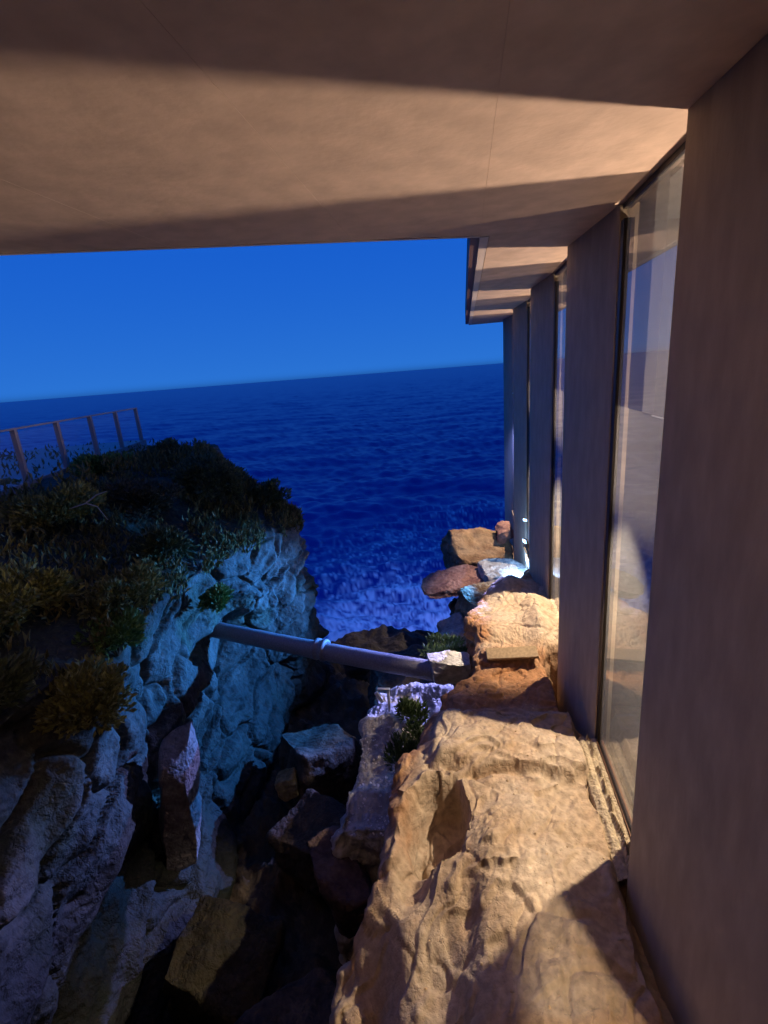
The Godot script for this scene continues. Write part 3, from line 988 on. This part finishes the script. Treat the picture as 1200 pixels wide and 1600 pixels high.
	fl2.add_child(sp2)

	var fl3 := thing("floodlight", "floodlight high on the wall behind the fourth pier, aimed at the surf", "floodlight", Vector3(1.5, -0.9, -15.4))
	var aim3 := Basis.looking_at(Vector3(-3.4, -14.0, -26.0) - fl3.position)
	put(boxed(Vector3.ZERO, Vector3(0.14, 0.1, 0.05), aim3, 0.01), "housing", M.frame, fl3)
	put(boxed(aim3 * Vector3(0, 0, -0.03), Vector3(0.12, 0.08, 0.01), aim3, 0.002), "lens", M.led, fl3)
	var sp3 := SpotLight3D.new()
	sp3.name = "beam"
	sp3.basis = aim3
	sp3.position = aim3 * Vector3(0, 0, -0.08)
	sp3.light_color = Color(0.45, 0.55, 1.0)
	sp3.light_energy = 130
	sp3.light_size = 0.05
	sp3.spot_range = 90
	sp3.spot_angle = 26
	sp3.spot_attenuation = 2
	sp3.spot_angle_attenuation = 1.0
	sp3.shadow_enabled = true
	fl3.add_child(sp3)

	# rocks beyond the ledge
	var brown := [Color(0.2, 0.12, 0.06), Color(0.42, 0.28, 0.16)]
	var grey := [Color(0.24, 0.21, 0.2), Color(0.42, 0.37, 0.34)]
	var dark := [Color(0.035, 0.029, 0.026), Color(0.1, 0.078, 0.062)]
	var pink := [Color(0.3, 0.14, 0.11), Color(0.46, 0.25, 0.2)]
	boulder("boulder", "brown ribbed boulder at the far end of the yellow ledge", Vector3(0.45, -6.15, -11.7), Vector3(1.35, 1.3, 1.4), Vector3(0.1, 0.5, 0.1), brown, {"n": 110, "fine": 0.035})
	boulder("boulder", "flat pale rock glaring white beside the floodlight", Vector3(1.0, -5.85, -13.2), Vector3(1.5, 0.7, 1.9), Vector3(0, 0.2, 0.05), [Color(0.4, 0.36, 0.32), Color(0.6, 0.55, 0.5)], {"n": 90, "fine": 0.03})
	boulder("boulder", "big tan slab tilted towards the sea beyond the floodlight", Vector3(0.35, -6.35, -16.0), Vector3(2.5, 1.5, 1.8), Vector3(0.45, 0.25, -0.12), [Color(0.26, 0.14, 0.07), Color(0.46, 0.29, 0.16)], {"n": 120, "square": 0.4, "crack": 0.12})
	boulder("boulder", "pinkish shelf of rock jutting out over the surf", Vector3(-0.5, -6.1, -13.5), Vector3(1.8, 0.36, 1.4), Vector3(0.06, 0.2, 0.08), pink, {"n": 110, "square": 0.4, "fine": 0.035})
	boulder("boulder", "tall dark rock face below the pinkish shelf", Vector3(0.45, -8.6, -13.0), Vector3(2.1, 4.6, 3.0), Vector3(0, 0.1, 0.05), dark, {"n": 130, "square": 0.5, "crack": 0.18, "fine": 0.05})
	boulder("boulder", "purple grey spur of rock falling from the yellow ledge to the pipe", Vector3(-0.3, -7.2, -11.2), Vector3(0.9, 2.6, 1.3), Vector3(0.15, 0.2, 0.2), grey, {"n": 100, "fine": 0.04})
	boulder("boulder", "long low dark rock across the gully mouth in front of the foam", Vector3(-2.4, -10.2, -14.4), Vector3(6.2, 3.2, 2.6), Vector3(0, 0.12, 0.06), dark, {"n": 150, "square": 0.5, "crack": 0.2, "fine": 0.06})
	boulder("boulder", "small spiky rock on the tan slab against the end wall", Vector3(1.2, -5.5, -16.2), Vector3(0.7, 0.45, 0.6), Vector3(0.2, 0.4, 0.3), pink, {"n": 60, "big": 0.3})
	var step_rock := boulder("boulder", "grey flat topped rock step below the left side of the yellow ledge", Vector3(-1.35, -7.95, -7.3), Vector3(1.7, 3.5, 3.7), Vector3(0.0, -0.1, 0.04), [Color(0.34, 0.31, 0.3), Color(0.52, 0.48, 0.46)], {"n": 260, "square": 0.9, "crack": 0.12, "fine": 0.03, "big": 0.09})
	boulder("boulder", "brown rock under the right end of the pipe", Vector3(-1.6, -8.2, -10.4), Vector3(2.2, 2.6, 2.4), Vector3(0.1, 0.3, 0), dark, {"n": 120, "crack": 0.15, "fine": 0.05})
	# rocks in the gully
	var gl := [  # gully shade is put into these colours by darkening the stone
		["dull pink boulder in the gully beside the grey rock step", Vector3(-2.1, -7.6, -5.6), Vector3(0.75, 1.3, 1.3), [Color(0.07, 0.042, 0.036), Color(0.15, 0.095, 0.08)]],
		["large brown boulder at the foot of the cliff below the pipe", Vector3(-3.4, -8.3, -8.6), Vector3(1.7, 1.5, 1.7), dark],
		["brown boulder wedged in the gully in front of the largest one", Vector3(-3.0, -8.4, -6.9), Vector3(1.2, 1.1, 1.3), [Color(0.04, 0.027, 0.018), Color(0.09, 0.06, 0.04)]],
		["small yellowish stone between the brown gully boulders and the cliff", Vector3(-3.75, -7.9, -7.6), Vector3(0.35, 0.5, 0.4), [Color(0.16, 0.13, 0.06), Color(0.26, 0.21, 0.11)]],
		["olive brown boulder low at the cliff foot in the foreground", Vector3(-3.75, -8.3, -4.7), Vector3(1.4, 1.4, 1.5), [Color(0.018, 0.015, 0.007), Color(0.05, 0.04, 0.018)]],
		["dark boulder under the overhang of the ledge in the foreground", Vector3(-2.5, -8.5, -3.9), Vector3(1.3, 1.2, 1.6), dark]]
	for g in gl:
		boulder("boulder", g[0], g[1], g[2], Vector3(0.2, g[1].z, 0.15), g[3], {"n": 90, "group": "boulders in the gully"})
	boulder("boulder", "long rounded grey fin of rock on the near cliff face", Vector3(-4.95, -6.7, -6.0), Vector3(0.7, 2.4, 0.75), Vector3(0.1, 0.5, -0.12), [Color(0.13, 0.12, 0.13), Color(0.22, 0.2, 0.21)], {"n": 110, "square": 0.0, "fine": 0.01, "big": 0.05, "crack": 0.02})

	# loose stones on the ledges
	loose("gravel", "pale gravel and shell grit scattered on the grey rock step", step_rock, 700, 0.012, 0.04, Color(0.5, 0.47, 0.45), 0.75)
	loose("stone_chips", "small loose sandstone chips lying on the yellow ledge", ledge_rock, 420, 0.006, 0.022, Color(0.42, 0.3, 0.18), 0.8)
	# pipe
	var pa := Vector3(-5.9, -5.42, -9.45)
	var pb := Vector3(-0.72, -5.55, -8.2)
	var pipe := thing("pipe", "thick grey pipe spanning the gully from the cliff to the ledge", "pipe", pa)
	var pd := (pb - pa)
	var st := start()
	var pp := PackedVector3Array()
	var pr := PackedFloat32Array()
	for i in 25:
		pp.append(pd * i / 24.0 + Vector3(0, -0.03 * sin(PI * i / 24.0), 0))
		pr.append(0.185 + 0.003 * sin(i * 2.3))
	tube(st, pp, pr, 28)
	put(finish(st), "pipe_body", M.pipe, pipe)
	st = start()
	var jc := pd * 0.535
	var jd := pd.normalized()
	tube(st, PackedVector3Array([jc - jd * 0.13, jc - jd * 0.11, jc - jd * 0.05, jc - jd * 0.04, jc + jd * 0.06, jc + jd * 0.07, jc + jd * 0.12, jc + jd * 0.14]), PackedFloat32Array([0.19, 0.225, 0.225, 0.205, 0.205, 0.235, 0.235, 0.19]), 28)
	put(finish(st), "joint_collar", M.pipe, pipe)
	boulder("concrete_lump", "pale rough concrete lump holding the right end of the pipe", Vector3(-0.42, -5.45, -8.15), Vector3(0.8, 0.48, 0.5), Vector3(0, 0.2, -0.05), [Color(0.45, 0.43, 0.42), Color(0.68, 0.65, 0.63)], {"n": 120, "fine": 0.016, "crack": 0.02, "big": 0.1, "blocky": 0.8, "square": 0.5, "category": "concrete"})
	var br := thing("pipe_bracket", "small white metal bracket propping the pipe on the grey rock", "bracket", Vector3(-1.6, -6.25, -7.95))
	put(boxed(Vector3(0, 0.2, 0), Vector3(0.05, 0.46, 0.05), Basis.IDENTITY, 0.005), "post", M.white_metal, br)
	put(boxed(Vector3(-0.08, 0.445, 0), Vector3(0.24, 0.03, 0.06), Basis.IDENTITY, 0.005), "arm", M.white_metal, br)
	put(boxed(Vector3(-0.17, 0.3, 0.05), Vector3(0.07, 0.24, 0.05), Basis.from_euler(Vector3(0, 0, 0.5)), 0.005), "strut", M.white_metal, br)
	# plank
	var ps := func(u: float, v: float) -> Vector3:
		return Vector3(lerpf(-0.43, 0.43, u), 0, 0)
	var plank := put(boxed(Vector3.ZERO, Vector3(0.86, 0.055, 0.26), Basis.IDENTITY, 0.008), "timber_plank", M.timber)
	plank.position = Vector3(0.67, -4.80, -7.66)
	plank.rotation = Vector3(0.22, 0.06, 0.05)
	tag(plank, "weathered wooden plank lying across the yellow ledge", "plank")

	# plants on the cliff
	var deep := [Color(0.05, 0.065, 0.028), Color(0.12, 0.14, 0.06)]
	var olive := [Color(0.13, 0.125, 0.035), Color(0.26, 0.24, 0.07)]
	var green := [Color(0.07, 0.13, 0.035), Color(0.15, 0.24, 0.07)]
	var sh := [
		["large dark round shrub near the tip of the cliff", Vector3(-6.3, -2.35, -11.2), Vector3(1.0, 0.75, 0.95), 5200, deep],
		["dark shrub at the outer end of the lookout deck", Vector3(-8.3, -1.8, -12.6), Vector3(0.8, 0.45, 0.8), 3000, deep],
		["bright green shrub under the middle railing posts", Vector3(-8.8, -1.75, -10.6), Vector3(0.7, 0.45, 0.8), 3200, green],
		["olive shrub below the nearest railing posts", Vector3(-7.7, -2.15, -7.9), Vector3(1.0, 0.55, 1.0), 4200, olive],
		["brownish shrub between the olive one and the dark round one", Vector3(-6.9, -2.35, -9.3), Vector3(0.9, 0.55, 0.8), 3600, [Color(0.04, 0.04, 0.02), Color(0.09, 0.075, 0.04)]],
		["yellow green shrub at the left picture edge above the cliff lip", Vector3(-6.5, -2.8, -5.6), Vector3(0.9, 0.55, 0.9), 4600, [Color(0.11, 0.115, 0.028), Color(0.26, 0.25, 0.07)]],
		["low olive shrub hanging over the cliff lip", Vector3(-5.7, -3.3, -6.9), Vector3(0.5, 0.45, 0.8), 2600, olive],
		["dark low shrub over the near cliff lip", Vector3(-5.8, -3.4, -3.9), Vector3(0.6, 0.5, 1.1), 3400, deep],
		["small green shrub rooted in the cliff face above the pipe", Vector3(-5.2, -4.3, -8.6), Vector3(0.3, 0.35, 0.4), 1500, green],
		["thin shrub at the cliff edge above the blocky tip", Vector3(-5.5, -3.1, -12.7), Vector3(0.55, 0.4, 0.6), 2200, deep],
		["grey green shrub under the first railing post", Vector3(-9.4, -1.9, -8.2), Vector3(0.8, 0.35, 0.9), 2600, olive],
		["olive shrub hanging lowest over the near cliff face", Vector3(-5.25, -4.15, -5.0), Vector3(0.45, 0.6, 0.8), 3000, olive],
		["ragged green shrub on the lip between the two olive ones", Vector3(-5.5, -3.75, -6.1), Vector3(0.4, 0.45, 0.6), 2200, green],
		["dark shrub in the hollow above the middle of the cliff lip", Vector3(-5.9, -3.0, -8.3), Vector3(0.6, 0.5, 0.7), 2800, deep]]
	for s in sh:
		shrub(s[0], s[1], s[2], s[3], s[4])
	var pts := []
	var ups := []
	for i in 26000:
		var u := rng.randf_range(0.22, 0.82)
		var v := rng.randf_range(0.60, 0.97)
		var p := cliff_at(u, v)
		if p.x < -16.0 or n_tone.get_noise_3dv(p * 0.9) < -0.12: continue
		p.y += rng.randf_range(-0.08, 0.32)
		pts.append(p)
		ups.append(Vector3(0.2, 1, 0.1))
	var gc := MultiMeshInstance3D.new()
	gc.name = "ground_cover"
	gc.multimesh = leaf_cloud(pts, ups, 0.7, 1.6, [Color(0.09, 0.085, 0.03), Color(0.2, 0.175, 0.065)], leaf_mesh(0.02, 0.14))
	gc.material_override = M.leaf
	add_child(gc)
	tag(gc, "low dark scrub and grass covering the slope above the cliff", "ground cover", "", "stuff")
	# succulents beside the pipe
	var pl := [["green leafy plant on the grey rock beside the yellow ledge", Vector3(-1.0, -5.95, -7.0), Vector3(0.34, 0.2, 0.66), 2600], ["green tuft behind the concrete lump at the pipe end", Vector3(-0.42, -5.55, -9.0), Vector3(0.5, 0.2, 0.3), 1300]]
	for q in pl:
		var o := thing("plant", q[0], "plant", q[1], "green plants by the pipe")
		var pq := []
		var uq := []
		for i in q[3]:
			var d := Vector3(rng.randfn(), rng.randfn(), rng.randfn()).normalized() * pow(rng.randf(), 0.45)
			var lobe := float(i % 7)
			pq.append(Vector3(sin(lobe * 2.1) * 0.7, cos(lobe * 3.7) * 0.35, cos(lobe * 1.3) * 0.9) * q[2] + d * q[2] * (0.3 + 0.05 * lobe))
			uq.append(d + Vector3.UP)
		var mi := MultiMeshInstance3D.new()
		mi.name = "foliage"
		mi.multimesh = leaf_cloud(pq, uq, 0.7, 1.4, [Color(0.04, 0.075, 0.025), Color(0.11, 0.16, 0.06)], leaf_mesh(0.012, 0.11))
		mi.material_override = M.leaf
		mi.set_meta("kind", "stuff")
		o.add_child(mi, true)
	# dry branch
	st = start()
	tube(st, PackedVector3Array([Vector3(-0.5, -0.1, 0), Vector3(-0.1, 0, 0.05), Vector3(0.2, 0.16, 0.1), Vector3(0.42, 0.22, 0.1)]), PackedFloat32Array([0.008, 0.014, 0.012, 0.005]), 6)
	tube(st, PackedVector3Array([Vector3(-0.1, 0, 0.05), Vector3(0.15, -0.05, 0.1), Vector3(0.3, -0.3, 0.1)]), PackedFloat32Array([0.01, 0.008, 0.004]), 6)
	var dry := put(finish(st), "dry_branch", mk(Color(0.45, 0.4, 0.33), 0.9))
	dry.position = Vector3(-6.6, -1.85, -7.6)
	tag(dry, "pale dry branch sticking out of the cliff scrub", "branch")

	# lookout deck
	var d0 := Vector3(-9.0, -1.62, -8.75)
	var d1 := Vector3(-10.85, -1.62, -15.3)
	var dir := (d1 - d0).normalized()
	var side := dir.cross(Vector3.UP).normalized() * -1.0
	if side.x > 0: side = -side
	var deck := thing("lookout_deck", "lookout deck with a glass panelled railing on the cliff top", "deck", d0)
	var L := d0.distance_to(d1)
	var bas := Basis(side, Vector3.UP, side.cross(Vector3.UP))
	var nb := 30
	var a0 := -6.0
	for i in nb:
		var w := (L + 6.3) / nb
		put(boxed(dir * (a0 + w * (i + 0.5)) + side * 1.75 + Vector3(0, -0.02, 0), Vector3(3.6, 0.035, w - 0.008), bas, 0.003), "deck_board", M.deck, deck)
	put(boxed(dir * (L - 5.7) * 0.5 + Vector3(0, -0.17, 0), Vector3(0.08, 0.34, L + 6.3), bas, 0.004), "edge_beam", M.deck_metal, deck)
	for s in [-4.5, -3.0, -1.5, 0.0, 0.245, 0.5, 0.75, 1.0]:
		var t: float = s * L if s >= 0.0 else s
		put(boxed(dir * t + Vector3(0, 0.5, 0), Vector3(0.1, 1.12, 0.1), bas, 0.005), "post", M.deck_metal, deck)
	put(boxed(dir * (L - 5.0) * 0.5 + Vector3(0, 1.075, 0), Vector3(0.07, 0.04, L + 5.2), bas, 0.004), "top_rail", M.deck_metal, deck)
	var cuts := [-4.5, -3.0, -1.5, 0.0, 0.245 * L, 0.5 * L, 0.75 * L, L]
	for i in cuts.size() - 1:
		var g0: float = cuts[i] + 0.05
		var g1: float = cuts[i + 1] - 0.05
		put(boxed(dir * (g0 + g1) * 0.5 + Vector3(0, 0.56, 0), Vector3(0.001, 0.9, g1 - g0), bas, 0.0), "glass_panel", M.railglass, deck)
